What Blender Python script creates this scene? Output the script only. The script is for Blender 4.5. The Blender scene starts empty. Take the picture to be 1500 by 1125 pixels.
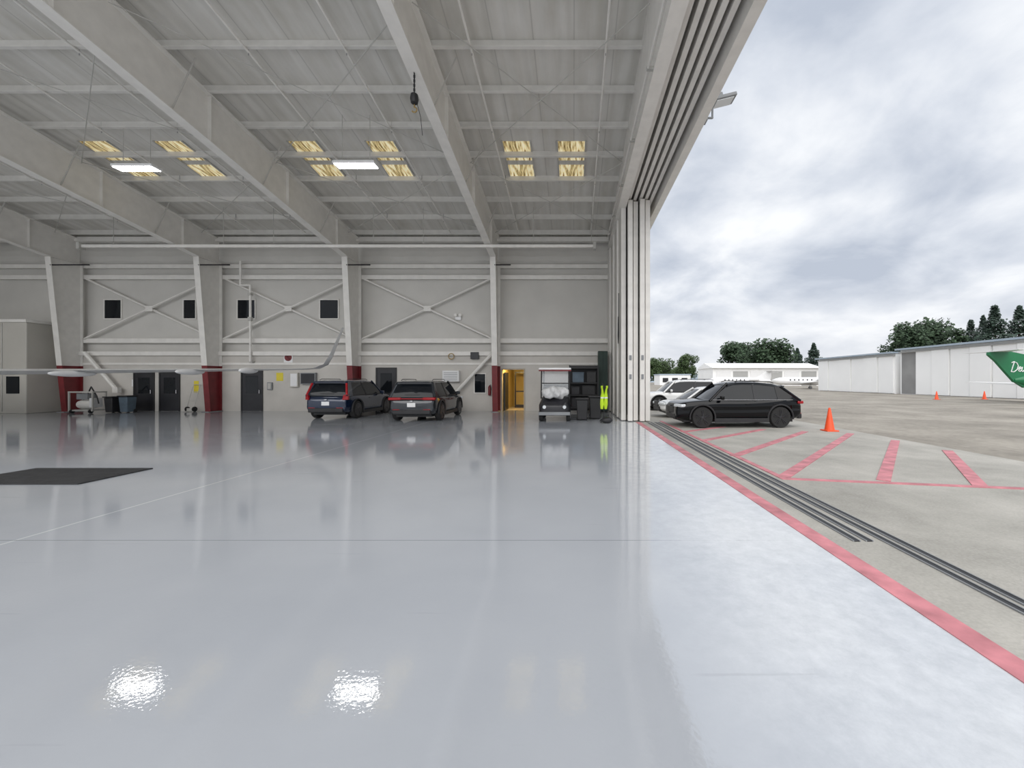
import bpy, bmesh, math, random
from mathutils import Vector, Matrix
random.seed(4)
SC=bpy.context.scene; COL=SC.collection
EYE=1.75; F=580.0; VX=840.0; VY=557.0
R=math.radians
SC.view_settings.view_transform='Standard'

# ------------------------------------------------------------------ materials
def nd(nt,t,**k):
    n=nt.nodes.new(t)
    for a,b in k.items(): setattr(n,a,b)
    return n
def mat(name,col,rough=.5,metal=0.0,var=.08,scale=3.0,bump=0.0,emit=0.0,coat=0.0,bscale=None,ior=None):
    m=bpy.data.materials.new(name); m.use_nodes=True
    nt=m.node_tree; b=nt.nodes['Principled BSDF']
    tc=nd(nt,'ShaderNodeTexCoord'); no=nd(nt,'ShaderNodeTexNoise')
    no.inputs['Scale'].default_value=scale; no.inputs['Detail'].default_value=5
    nt.links.new(tc.outputs['Object'],no.inputs['Vector'])
    cr=nd(nt,'ShaderNodeValToRGB')
    cr.color_ramp.elements[0].position=.3; cr.color_ramp.elements[1].position=.7
    cr.color_ramp.elements[0].color=[max(0,c*(1-var)) for c in col]+[1]
    cr.color_ramp.elements[1].color=[min(1,c*(1+var)) for c in col]+[1]
    nt.links.new(no.outputs['Fac'],cr.inputs['Fac'])
    nt.links.new(cr.outputs['Color'],b.inputs['Base Color'])
    b.inputs['Roughness'].default_value=rough; b.inputs['Metallic'].default_value=metal
    if ior: b.inputs['IOR'].default_value=ior
    if coat: b.inputs['Coat Weight'].default_value=coat
    if emit:
        nt.links.new(cr.outputs['Color'],b.inputs['Emission Color']); b.inputs['Emission Strength'].default_value=emit
    if bump:
        n2=nd(nt,'ShaderNodeTexNoise'); n2.inputs['Scale'].default_value=bscale or scale*6; n2.inputs['Detail'].default_value=4
        nt.links.new(tc.outputs['Object'],n2.inputs['Vector'])
        bp=nd(nt,'ShaderNodeBump'); bp.inputs['Strength'].default_value=bump; bp.inputs['Distance'].default_value=.02
        nt.links.new(n2.outputs['Fac'],bp.inputs['Height']); nt.links.new(bp.outputs['Normal'],b.inputs['Normal'])
    return m
M={}
M['steel']=mat('white_painted_steel',(.80,.78,.74),.45,var=.05)
M['purlin']=mat('purlin_paint',(.76,.745,.71),.5,var=.06)
M['steel_grey']=mat('grey_painted_steel',(.50,.49,.46),.5,var=.08)
M['wall']=mat('wall_white',(.61,.595,.56),.6,var=.05,scale=.7)
M['wall_low']=mat('wall_lower_white',(.58,.555,.515),.6,var=.08,scale=.9)
M['red']=mat('red_paint',(.18,.02,.024),.45,var=.15)
M['dark']=mat('dark_panel',(.018,.018,.022),.35,var=.2)
M['black']=mat('black_plastic',(.02,.02,.022),.5,var=.2)
M['rubber']=mat('rubber',(.018,.018,.018),.8,var=.3,scale=20,bump=.3)
M['glass_dark']=mat('dark_glass',(.009,.011,.014),.04,var=.1,ior=1.36)
M['chrome']=mat('chrome',(.6,.6,.62),.2,1.0)
M['pink']=mat('faded_red_line_paint',(.56,.21,.235),.6,var=.28,scale=3.5,bump=.1)
M['orange']=mat('cone_orange',(.85,.09,.02),.5,var=.06)
M['white']=mat('white_paint',(.82,.82,.82),.3,var=.02)
M['plate']=mat('plate_white',(.8,.8,.8),.4,var=.02)
M['tail_red']=mat('tail_light_red',(.35,.01,.015),.15,var=.1)
M['lamp_clear']=mat('lamp_clear',(.75,.78,.8),.1,var=.05)
M['beige']=mat('beige_panel',(.54,.52,.47),.55,var=.05,scale=.8)
M['yellow']=mat('sign_yellow',(.75,.62,.05),.5,var=.05)
M['hivis']=mat('hi_vis_yellow',(.55,.78,.03),.7,var=.15)
M['grey']=mat('mid_grey',(.25,.26,.27),.5,var=.08)
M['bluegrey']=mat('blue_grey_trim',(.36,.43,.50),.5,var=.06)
M['hangar_white']=mat('hangar_white',(.93,.93,.92),.6,var=.03,scale=.3)
M['hangar_grey']=mat('hangar_grey',(.40,.40,.39),.6,var=.06,scale=.3)
M['bay_shade']=mat('hangar_bay_shade',(.27,.27,.265),.7,var=.15,scale=.5)
M['tan']=mat('tan_roof',(.45,.40,.33),.7,var=.1)
M['green']=mat('tail_green',(.01,.16,.06),.3,var=.05)
M['darkgreen']=mat('dark_green_board',(.03,.055,.045),.6,var=.15)
M['trunk']=mat('bark',(.09,.065,.045),.9,var=.3)
M['leaf1']=mat('leaf_dark',(.034,.064,.029),.7,var=.5,scale=.6)
M['leaf2']=mat('leaf_mid',(.058,.095,.034),.7,var=.5,scale=.6)
M['leaf3']=mat('leaf_conifer',(.030,.055,.038),.7,var=.4,scale=.6)
M['cloth']=mat('white_cloth',(.6,.6,.6),.85,var=.15,scale=9,bump=.6)
M['corr']=mat('corridor_wall',(.62,.50,.22),.6,var=.05)
M['brass']=mat('brass_hook',(.35,.25,.10),.4,.6,var=.2)
M['led']=mat('led_diffuser',(1,1,.98),.5,var=0,emit=14)
M['warm']=mat('warm_tube',(1,.75,.35),.5,var=0,emit=2.5)
M['paint_blue']=mat('paint_dark_blue',(.010,.020,.050),.12,.2,var=.03,coat=.7)
M['paint_grey']=mat('paint_dark_grey',(.030,.034,.040),.14,.3,var=.03,coat=.7)
M['paint_black']=mat('paint_black',(.002,.0024,.0034),.03,0,var=.03,ior=1.38)
M['paint_white']=mat('paint_white',(.84,.84,.83),.2,0,var=.02,coat=.5)
M['rim']=mat('rim_dark',(.06,.06,.065),.3,.7,var=.1)
M['rim_silver']=mat('rim_silver',(.45,.45,.46),.3,.8,var=.1)
M['bin_blue']=mat('bin_liner',(.10,.14,.18),.6,var=.2)

def ceiling_mat():
    m=bpy.data.materials.new('ceiling_insulation'); m.use_nodes=True; nt=m.node_tree; b=nt.nodes['Principled BSDF']; L=nt.links
    b.inputs['Roughness'].default_value=.75
    tc=nd(nt,'ShaderNodeTexCoord')
    no=nd(nt,'ShaderNodeTexNoise'); no.inputs['Scale'].default_value=.5; no.inputs['Detail'].default_value=8; no.inputs['Roughness'].default_value=.6; L.new(tc.outputs['Object'],no.inputs['Vector'])
    mp=nd(nt,'ShaderNodeMapping'); mp.inputs['Scale'].default_value=(3.2,.25,1); L.new(tc.outputs['Object'],mp.inputs['Vector'])
    ns=nd(nt,'ShaderNodeTexNoise'); ns.inputs['Scale'].default_value=1.0; ns.inputs['Detail'].default_value=4; L.new(mp.outputs['Vector'],ns.inputs['Vector'])
    ad=nd(nt,'ShaderNodeMath',operation='ADD'); L.new(no.outputs['Fac'],ad.inputs[0]); L.new(ns.outputs['Fac'],ad.inputs[1])
    cr=nd(nt,'ShaderNodeValToRGB'); e=cr.color_ramp.elements
    e[0].position=.34; e[0].color=(.57,.55,.50,1); e[1].position=.64; e[1].color=(.74,.725,.69,1)
    hf=nd(nt,'ShaderNodeMath',operation='MULTIPLY'); hf.inputs[1].default_value=.5; L.new(ad.outputs[0],hf.inputs[0]); L.new(hf.outputs[0],cr.inputs['Fac'])
    # darker sheet seams every 1.2 m
    sp=nd(nt,'ShaderNodeSeparateXYZ'); L.new(tc.outputs['Object'],sp.inputs[0])
    dv=nd(nt,'ShaderNodeMath',operation='DIVIDE'); dv.inputs[1].default_value=1.2; L.new(sp.outputs[0],dv.inputs[0])
    fr=nd(nt,'ShaderNodeMath',operation='FRACT'); L.new(dv.outputs[0],fr.inputs[0])
    lt_=nd(nt,'ShaderNodeMath',operation='LESS_THAN'); lt_.inputs[1].default_value=.03; L.new(fr.outputs[0],lt_.inputs[0])
    sc_=nd(nt,'ShaderNodeMath',operation='MULTIPLY'); sc_.inputs[1].default_value=.35; L.new(lt_.outputs[0],sc_.inputs[0])
    mx=nd(nt,'ShaderNodeMixRGB'); L.new(sc_.outputs[0],mx.inputs[0]); L.new(cr.outputs['Color'],mx.inputs[1]); mx.inputs[2].default_value=(.3,.29,.27,1)
    L.new(mx.outputs['Color'],b.inputs['Base Color'])
    w=nd(nt,'ShaderNodeTexWave'); w.wave_type='BANDS'; w.bands_direction='X'
    w.inputs['Scale'].default_value=.62; w.inputs['Distortion'].default_value=1.4; w.inputs['Detail'].default_value=2; w.inputs['Detail Scale'].default_value=1.0
    L.new(tc.outputs['Object'],w.inputs['Vector'])
    bp=nd(nt,'ShaderNodeBump'); bp.inputs['Strength'].default_value=.5; bp.inputs['Distance'].default_value=.08
    L.new(w.outputs['Fac'],bp.inputs['Height']); L.new(bp.outputs['Normal'],b.inputs['Normal'])
    return m
M['ceil']=ceiling_mat()
def skylight_mat():
    m=bpy.data.materials.new('yellowed_skylight'); m.use_nodes=True; nt=m.node_tree; b=nt.nodes['Principled BSDF']
    tc=nd(nt,'ShaderNodeTexCoord'); mp=nd(nt,'ShaderNodeMapping'); mp.inputs['Scale'].default_value=(7,1.2,1)
    no=nd(nt,'ShaderNodeTexNoise'); no.inputs['Scale'].default_value=1.6; no.inputs['Detail'].default_value=5
    cr=nd(nt,'ShaderNodeValToRGB'); e=cr.color_ramp.elements
    e[0].position=.36; e[0].color=(.16,.10,.03,1); e[1].position=.62; e[1].color=(.92,.82,.55,1)
    e2=cr.color_ramp.elements.new(.48); e2.color=(.58,.46,.22,1)
    nt.links.new(tc.outputs['Object'],mp.inputs['Vector']); nt.links.new(mp.outputs['Vector'],no.inputs['Vector'])
    nt.links.new(no.outputs['Fac'],cr.inputs['Fac']); nt.links.new(cr.outputs['Color'],b.inputs['Base Color'])
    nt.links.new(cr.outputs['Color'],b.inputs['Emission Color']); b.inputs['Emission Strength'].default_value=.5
    return m
M['skylight']=skylight_mat()
def clear_mat():
    m=mat('clear_plastic',(.6,.63,.65),.08,var=.03); b=m.node_tree.nodes['Principled BSDF']; b.inputs['Alpha'].default_value=.3
    return m
M['clear']=clear_mat()
def floor_mat():
    m=bpy.data.materials.new('glossy_grey_epoxy'); m.use_nodes=True; nt=m.node_tree; b=nt.nodes['Principled BSDF']; L=nt.links
    tc=nd(nt,'ShaderNodeTexCoord'); sp=nd(nt,'ShaderNodeSeparateXYZ'); L.new(tc.outputs['Object'],sp.inputs[0])
    no=nd(nt,'ShaderNodeTexNoise'); no.inputs['Scale'].default_value=.5; no.inputs['Detail'].default_value=7; L.new(tc.outputs['Object'],no.inputs['Vector'])
    cr=nd(nt,'ShaderNodeValToRGB'); e=cr.color_ramp.elements
    e[0].position=.3; e[0].color=(.40,.423,.46,1); e[1].position=.7; e[1].color=(.45,.471,.505,1)
    L.new(no.outputs['Fac'],cr.inputs['Fac'])
    def line(sock,off,w):
        a=nd(nt,'ShaderNodeMath',operation='ADD'); a.inputs[1].default_value=off; L.new(sock,a.inputs[0])
        c=nd(nt,'ShaderNodeMath',operation='ABSOLUTE'); L.new(a.outputs[0],c.inputs[0])
        d=nd(nt,'ShaderNodeMath',operation='LESS_THAN'); d.inputs[1].default_value=w; L.new(c.outputs[0],d.inputs[0])
        return d.outputs[0]
    l1=line(sp.outputs[0],6.1,.018); l2=line(sp.outputs[1],-4.33,.006)
    mx1=nd(nt,'ShaderNodeMixRGB'); L.new(l1,mx1.inputs[0]); L.new(cr.outputs[0],mx1.inputs[1]); mx1.inputs[2].default_value=(.58,.60,.63,1)
    mx2=nd(nt,'ShaderNodeMixRGB'); L.new(l2,mx2.inputs[0]); L.new(mx1.outputs[0],mx2.inputs[1]); mx2.inputs[2].default_value=(.22,.24,.27,1)
    # pale scuffed wear near the door side, with bright sky reflection painted in
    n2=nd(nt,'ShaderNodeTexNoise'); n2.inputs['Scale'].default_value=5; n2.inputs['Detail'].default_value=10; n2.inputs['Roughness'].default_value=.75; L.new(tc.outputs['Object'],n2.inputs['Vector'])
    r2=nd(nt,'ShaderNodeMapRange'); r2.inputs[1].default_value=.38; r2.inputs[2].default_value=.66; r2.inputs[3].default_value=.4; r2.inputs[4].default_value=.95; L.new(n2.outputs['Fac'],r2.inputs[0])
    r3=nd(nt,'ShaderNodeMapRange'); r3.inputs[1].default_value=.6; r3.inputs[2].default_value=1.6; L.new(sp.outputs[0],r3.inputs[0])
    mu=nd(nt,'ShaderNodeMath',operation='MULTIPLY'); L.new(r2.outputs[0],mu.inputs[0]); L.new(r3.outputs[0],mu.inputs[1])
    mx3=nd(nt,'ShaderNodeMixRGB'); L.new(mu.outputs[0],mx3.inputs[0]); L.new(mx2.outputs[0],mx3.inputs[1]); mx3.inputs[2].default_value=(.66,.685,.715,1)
    mps=nd(nt,'ShaderNodeMapping'); mps.inputs['Rotation'].default_value=(0,0,.6); mps.inputs['Scale'].default_value=(.7,9,1); L.new(tc.outputs['Object'],mps.inputs['Vector'])
    n4=nd(nt,'ShaderNodeTexNoise'); n4.inputs['Scale'].default_value=1.1; n4.inputs['Detail'].default_value=6; L.new(mps.outputs['Vector'],n4.inputs['Vector'])
    r4=nd(nt,'ShaderNodeMapRange'); r4.inputs[1].default_value=.68; r4.inputs[2].default_value=.76; r4.inputs[4].default_value=.3; L.new(n4.outputs['Fac'],r4.inputs[0])
    mx4=nd(nt,'ShaderNodeMixRGB'); L.new(r4.outputs[0],mx4.inputs[0]); L.new(mx3.outputs[0],mx4.inputs[1]); mx4.inputs[2].default_value=(.29,.305,.33,1)
    L.new(mx4.outputs[0],b.inputs['Base Color'])
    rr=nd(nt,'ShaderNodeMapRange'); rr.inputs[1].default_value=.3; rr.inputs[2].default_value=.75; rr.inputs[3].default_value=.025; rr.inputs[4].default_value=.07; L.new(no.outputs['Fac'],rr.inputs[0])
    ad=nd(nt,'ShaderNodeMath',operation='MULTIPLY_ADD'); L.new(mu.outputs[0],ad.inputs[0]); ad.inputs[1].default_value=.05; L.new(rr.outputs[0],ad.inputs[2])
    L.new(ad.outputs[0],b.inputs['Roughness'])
    b.inputs['IOR'].default_value=2.35
    n3=nd(nt,'ShaderNodeTexNoise'); n3.inputs['Scale'].default_value=34; n3.inputs['Detail'].default_value=2; L.new(tc.outputs['Object'],n3.inputs['Vector'])
    bp=nd(nt,'ShaderNodeBump'); bp.inputs['Strength'].default_value=.085; bp.inputs['Distance'].default_value=.006
    L.new(n3.outputs['Fac'],bp.inputs['Height']); L.new(bp.outputs['Normal'],b.inputs['Normal'])
    return m
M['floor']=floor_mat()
def ground_mat(name,c0,c1,scale,bump,spk=60):
    m=bpy.data.materials.new(name); m.use_nodes=True; nt=m.node_tree; b=nt.nodes['Principled BSDF']; L=nt.links
    tc=nd(nt,'ShaderNodeTexCoord'); n1=nd(nt,'ShaderNodeTexNoise'); n1.inputs['Scale'].default_value=scale; n1.inputs['Detail'].default_value=8; n1.inputs['Roughness'].default_value=.65
    n2=nd(nt,'ShaderNodeTexNoise'); n2.inputs['Scale'].default_value=spk; n2.inputs['Detail'].default_value=3
    L.new(tc.outputs['Object'],n1.inputs['Vector']); L.new(tc.outputs['Object'],n2.inputs['Vector'])
    ad=nd(nt,'ShaderNodeMath',operation='MULTIPLY_ADD'); L.new(n2.outputs['Fac'],ad.inputs[0]); ad.inputs[1].default_value=.35; L.new(n1.outputs['Fac'],ad.inputs[2])
    cr=nd(nt,'ShaderNodeValToRGB'); e=cr.color_ramp.elements; e[0].position=.45; e[0].color=c0+(1,); e[1].position=.92; e[1].color=c1+(1,)
    L.new(ad.outputs[0],cr.inputs['Fac']); L.new(cr.outputs[0],b.inputs['Base Color']); b.inputs['Roughness'].default_value=.85
    bp=nd(nt,'ShaderNodeBump'); bp.inputs['Strength'].default_value=bump; bp.inputs['Distance'].default_value=.01
    L.new(n2.outputs['Fac'],bp.inputs['Height']); L.new(bp.outputs['Normal'],b.inputs['Normal'])
    return m
M['concrete']=ground_mat('apron_concrete',(.29,.28,.25),(.51,.49,.445),.6,.3,35)
M['asphalt']=ground_mat('old_asphalt',(.18,.162,.135),(.42,.385,.33),.3,.9,6)
M['mat_rubber']=ground_mat('ribbed_mat',(.012,.012,.013),(.04,.04,.042),6,.6,80)

# ------------------------------------------------------------------ mesh helpers
def WL(o):
    v=Vector((0,0,0))
    while o: v+=o.location; o=o.parent
    return v
class MB:
    def __init__(s): s.bm=bmesh.new()
    def b2(s,x0,x1,y0,y1,z0,z1):
        v=[s.bm.verts.new((x,y,z)) for z in (z0,z1) for y in (y0,y1) for x in (x0,x1)]
        for f in ((0,1,3,2),(4,6,7,5),(0,4,5,1),(2,3,7,6),(0,2,6,4),(1,5,7,3)): s.bm.faces.new([v[i] for i in f])
        return s
    def box(s,c,d,rz=0,rx=0,ry=0):
        m=Matrix.Translation(Vector(c))@Matrix.Rotation(rz,4,'Z')@Matrix.Rotation(ry,4,'Y')@Matrix.Rotation(rx,4,'X')@Matrix.Diagonal((d[0],d[1],d[2],1))
        bmesh.ops.create_cube(s.bm,size=1,matrix=m); return s
    def hexa(s,p):
        v=[s.bm.verts.new(q) for q in p]
        for f in ((0,1,2,3),(7,6,5,4),(0,4,5,1),(1,5,6,2),(2,6,7,3),(3,7,4,0)): s.bm.faces.new([v[i] for i in f])
        return s
    def prism(s,pts,axis,a0,a1):
        def p3(u,w,a): return (a,u,w) if axis=='x' else ((u,a,w) if axis=='y' else (u,w,a))
        A=[s.bm.verts.new(p3(u,w,a0)) for u,w in pts]; B=[s.bm.verts.new(p3(u,w,a1)) for u,w in pts]
        s.bm.faces.new(A); s.bm.faces.new(B[::-1]); n=len(pts)
        for i in range(n): s.bm.faces.new((A[i],A[(i+1)%n],B[(i+1)%n],B[i]))
        return s
    def tube(s,a,b,r,seg=8,r2=None):
        a=Vector(a); b=Vector(b); d=b-a; l=d.length
        if l<1e-6: return s
        m=Matrix.Translation((a+b)/2)@d.to_track_quat('Z','Y').to_matrix().to_4x4()
        bmesh.ops.create_cone(s.bm,cap_ends=True,segments=seg,radius1=r,radius2=r if r2 is None else r2,depth=l,matrix=m); return s
    def path(s,pts,r,seg=8):
        for a,b in zip(pts,pts[1:]): s.tube(a,b,r,seg)
        for p in pts[1:-1]: bmesh.ops.create_icosphere(s.bm,subdivisions=1,radius=r*1.03,matrix=Matrix.Translation(Vector(p)))
        return s
    def ball(s,c,d,sub=3,rz=0):
        m=Matrix.Translation(Vector(c))@Matrix.Rotation(rz,4,'Z')@Matrix.Diagonal((d[0],d[1],d[2],1))
        bmesh.ops.create_icosphere(s.bm,subdivisions=sub,radius=1,matrix=m); return s
    def loft(s,rings,cap=True):
        V=[[s.bm.verts.new(p) for p in r] for r in rings]; n=len(V[0])
        for A,B in zip(V,V[1:]):
            for i in range(n): s.bm.faces.new((A[i],A[(i+1)%n],B[(i+1)%n],B[i]))
        if cap: s.bm.faces.new(V[0][::-1]); s.bm.faces.new(V[-1])
        return s
    def lathe(s,prof,c,axis='z',seg=20):
        rings=[]
        for r,h in prof:
            ring=[]
            for i in range(seg):
                t=2*math.pi*i/seg; u=r*math.cos(t); w=r*math.sin(t)
                p={'z':(u,w,h),'x':(h,u,w),'y':(u,h,w)}[axis]
                ring.append(Vector(p)+Vector(c))
            rings.append(ring)
        return s.loft(rings)
    def build(s,name,m,parent=None,smooth=False,bevel=0,sub=0,seg=2):
        bmesh.ops.recalc_face_normals(s.bm,faces=s.bm.faces[:])
        if parent is not None:
            bmesh.ops.translate(s.bm,verts=s.bm.verts[:],vec=-WL(parent))
        me=bpy.data.meshes.new(name); s.bm.to_mesh(me); s.bm.free()
        me.materials.append(M[m] if isinstance(m,str) else m)
        if smooth or sub or bevel:
            me.polygons.foreach_set('use_smooth',[True]*len(me.polygons))
            if not sub: me.set_sharp_from_angle(angle=R(38))
        o=bpy.data.objects.new(name,me); COL.objects.link(o)
        if parent is not None: o.parent=parent
        if bevel:
            b=o.modifiers.new('bevel','BEVEL'); b.width=bevel; b.segments=seg; b.limit_method='ANGLE'
        if sub:
            q=o.modifiers.new('sub','SUBSURF'); q.levels=sub; q.render_levels=sub
        return o
def thing(name,label,cat,loc=(0,0,0),group=None):
    o=bpy.data.objects.new(name,None); COL.objects.link(o); o.location=loc; o.empty_display_size=.2
    return tag(o,label,cat,group)
def tag(o,label,cat,group=None):
    o['label']=label; o['category']=cat
    if group: o['group']=group
    return o
def struct(o,label=None):
    o['kind']='structure'
    if label: o['label']=label
    return o
def lerp(a,b,t): return a+(b-a)*t

# ------------------------------------------------------------------ the setting
XL=-36.0; YW=22.5
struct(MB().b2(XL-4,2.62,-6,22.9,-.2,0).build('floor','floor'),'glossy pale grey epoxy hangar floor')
struct(MB().b2(2.62,9.7,-30,90,-.2,-.004).build('ground_concrete','concrete'),'pale concrete apron outside the hangar door')
struct(MB().prism([(9.7,-30),(260,-30),(260,320),(9.7,320)],'z',-.2,-.01).build('ground_asphalt','asphalt'),'weathered asphalt ramp beyond the concrete apron')
struct(MB().b2(-40,9.7,90,320,-.2,-.012).build('ground_far','asphalt'),'far asphalt ramp behind the hangar')
SL=.168
def zd(y): return 9.97+SL*(YW-y)
Y0=1.8
struct(MB().prism([(Y0,zd(Y0)),(22.9,zd(22.9)),(22.9,zd(22.9)+.12),(Y0,zd(Y0)+.12)],'x',XL,2.2).build('ceiling','ceil'),'white insulated hangar roof underside')
struct(MB().b2(XL,2.1,22.75,22.9,3.3,10.0).build('wall_back','wall'),'pale upper back wall of the hangar')
struct(MB().prism([(Y0,0),(22.75,0),(22.75,zd(22.75)),(Y0,zd(Y0))],'x',XL-.15,XL).build('wall_left_light_block','wall'),'unseen left side wall of the hangar, added to dim that side')  # out-of-view wall, added to darken the left of the interior
DX0,DX1=-4.05,-2.82
lw=MB(); lw.b2(XL,DX0,YW,22.74,0,3.3).b2(DX1,2.1,YW,22.74,0,3.3).b2(DX0,DX1,YW,22.74,2.35,3.3)
struct(lw.build('wall_back_lower','wall_low'),'white lower lining of the back wall')
struct(MB().b2(XL,2.1,YW-.12,YW,3.15,3.38).build('trim_1','steel'),'white ledge along the lower wall lining')
struct(MB().b2(XL,2.1,YW-.05,YW,2.62,2.74).build('trim_2','steel'),'white rail along the lower wall')
for i,(z,h,d) in enumerate([(7.6,.16,.2),(8.22,.14,.2),(3.98,.18,.22)]):
    struct(MB().b2(XL,2.0,22.74-d,22.74,z-h/2,z+h/2).b2(XL,2.0,22.74-d-.02,22.74-d+.005,z-h/2-.02,z+h/2+.06).build('trim_%d'%(i+3),'steel'),'white horizontal wall girt')
bf=MB(); ring=[]; n=140
for k,(z,dy) in enumerate([(8.32,.02),(8.55,.18),(8.8,.2),(9.1,.16),(9.5,.05)]):
    ring.append([(XL+i*(2.0-XL)/n,22.74-dy-.025*math.sin(i*1.1+k)-.012*random.random(),z+.03*math.sin(i*.9)) for i in range(n+1)])
for A,B in zip(ring,ring[1:]):
    va=[bf.bm.verts.new(p) for p in A]; vb=[bf.bm.verts.new(p) for p in B]
    for i in range(n): bf.bm.faces.new((va[i],va[i+1],vb[i+1],vb[i]))
struct(bf.build('trim_6','wall',smooth=True),'sagging insulation along the top of the back wall')
struct(MB().b2(XL,2.0,22.2,22.45,9.55,9.8).build('trim_7','steel'),'eave strut at the top of the back wall')
co=MB(); co.b2(DX0-.1,DX0,22.74,27,0,2.6).b2(DX1,DX1+.1,22.74,27,0,2.6).b2(DX0,DX1,26.9,27,0,2.6)
struct(co.build('wall_corridor','corr'),'yellow lit corridor walls')
struct(MB().b2(DX0,DX1,22.74,27,2.55,2.6).build('ceiling_corridor','corr'))
struct(MB().b2(DX0,DX1,22.74,27,-.1,0.0).build('floor_corridor','tan'))
lt=thing('corridor_lamp','warm tube lamp on the ceiling of the yellow corridor','lamp',(-3.43,22.98,2.5))
MB().box((-3.43,22.95,2.53),(.9,.14,.04)).build('lamp_housing','white',lt)
MB().box((-3.43,22.95,2.50),(.8,.08,.02)).build('tube','warm',lt)
ld=bpy.data.lights.new('corridor_light','AREA'); ld.energy=65; ld.color=(1,.70,.28); ld.shape='RECTANGLE'; ld.size=.8; ld.size_y=.08
lo=bpy.data.objects.new('corridor_light',ld); COL.objects.link(lo); lo.location=(-3.43,22.95,2.48); lo.rotation_euler=(R(35),0,0)

def wall_door(n,x0,x1,h,label,openit=False):
    o=struct(MB().b2(x0-.07,x0,YW-.05,YW+.02,0,h+.07).b2(x1,x1+.07,YW-.05,YW+.02,0,h+.07).b2(x0,x1,YW-.05,YW+.02,h,h+.07).build('door_%d'%n,'black' if n!=5 else 'tan'),label)
    if not openit:
        MB().b2(x0,x1,YW-.03,YW-.001,0.01,h).build('door_leaf','dark',o)
        MB().b2(x0+.2,x1-.2,YW-.036,YW-.03,1.0,h-.25).build('pane','glass_dark',o)
        MB().tube((x1-.1,YW-.08,1.0),(x1-.1,YW-.08,1.2),.02).tube((x1-.1,YW-.08,1.1),(x1-.1,YW-.03,1.1),.015).build('handle','chrome',o)
    return o
wall_door(1,-24.9,-23.85,2.15,'black glazed door in the back wall, left of a pair')
wall_door(2,-23.45,-22.4,2.15,'black glazed door in the back wall, right of a pair')
wall_door(3,-18.8,-17.7,2.25,'black door between the riser pipe and the red column base')
wall_door(4,-11.15,-10.1,2.4,'dark door behind the dark blue parked car')
d5=wall_door(5,DX0,DX1,2.35,'open doorway to a warm lit yellow corridor',True)
MB().b2(DX0+.05,DX0+.12,22.8,23.95,.02,2.2).build('door_leaf','dark',d5)
sd=MB()
for x in (DX0+.35,DX1-.12): sd.b2(x-.04,x+.04,25.2,25.26,0,2.3)
sd.b2(DX0+.4,DX1-.16,25.2,25.26,2.2,2.3).b2(DX0+.4,DX1-.16,25.2,25.26,1.0,1.08).b2(DX0+.4,DX1-.16,25.2,25.26,0,.2)
sd.build('inner_door_frame','dark',d5)
def wall_window(n,x0,x1,z0,z1,y,label):
    t=.05
    o=struct(MB().b2(x0-t,x0,y-.06,y,z0-t,z1+t).b2(x1,x1+t,y-.06,y,z0-t,z1+t).b2(x0,x1,y-.06,y,z0-t,z0).b2(x0,x1,y-.06,y,z1,z1+t).build('window_%d'%n,'steel'),label)
    MB().b2(x0,x1,y-.03,y-.005,z0,z1).build('pane','glass_dark',o)
for i,(a,b) in enumerate([(153,177),(269,286),(348,373),(469,495)]):
    s=F/22.7
    wall_window(i+1,(a-VX)/s,(b-VX)/s,5.3,6.35,22.75,['small black square window, leftmost on the upper wall','small black square window behind the second column','small black square window beside the riser pipe','small black square window beside the third column'][i])
wall_window(5,-5.6,-5.0,1.05,2.1,YW,'narrow black window left of the lit doorway')

# end wall / header over the open door
HB=9.2
struct(MB().prism([(Y0,HB),(22.9,HB),(22.9,zd(22.9)),(Y0,zd(Y0))],'x',2.02,2.10).build('wall_right_header','steel'),'white steel header wall above the door opening')
struct(MB().b2(1.92,2.26,Y0,22.9,HB-.04,HB+.01).build('trim_8','steel'),'bottom flange of the door header')
struct(MB().b2(1.96,2.02,Y0,22.9,HB+.75,HB+.9).build('trim_9','steel'),'horizontal angle on the door header')
struct(MB().prism([(Y0,9.15),(22.9,9.15),(22.9,zd(22.9)+.3),(Y0,zd(Y0)+.3)],'x',3.52,3.78).build('wall_right_fascia','steel'),'white outer fascia above the door opening')
struct(MB().b2(2.10,3.52,Y0,22.9,10.15,10.22).build('ceiling_door_pocket','steel_grey'),'soffit between the door header rails')
for i in range(5):
    x=2.38+.235*i
    o=MB().b2(x-.035,x+.035,Y0,22.8,9.5,9.85).b2(x-.065,x+.065,Y0,22.8,9.42,9.5).build('door_head_rail','purlin')
    tag(o,'long white overhead rail for the sliding hangar doors','rail','overhead door rails')
for i in range(9):
    y=5+2.1*i
    tag(MB().b2(2.10,3.52,y-.05,y+.05,9.85,10.15).build('rail_hanger','steel_grey'),'grey cross bracket carrying the overhead door rails','bracket','cross brackets of the door rails')
o=thing('header_conduit','white conduit pipe running along the inner face of the door header','conduit',(1.9,13,9.6))
MB().tube((1.88,Y0,9.62),(1.88,22,9.62),.03).build('pipe','steel',o,smooth=True)
for y in (7,10,13,16,19): MB().b2(1.85,2.02,y-.04,y+.04,9.58,9.66).build('clip','steel_grey',o)
struct(MB().b2(1.95,3.5,22.35,22.9,0,9.15).build('wall_right_jamb','wall'),'white end jamb behind the stacked hangar doors')

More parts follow.
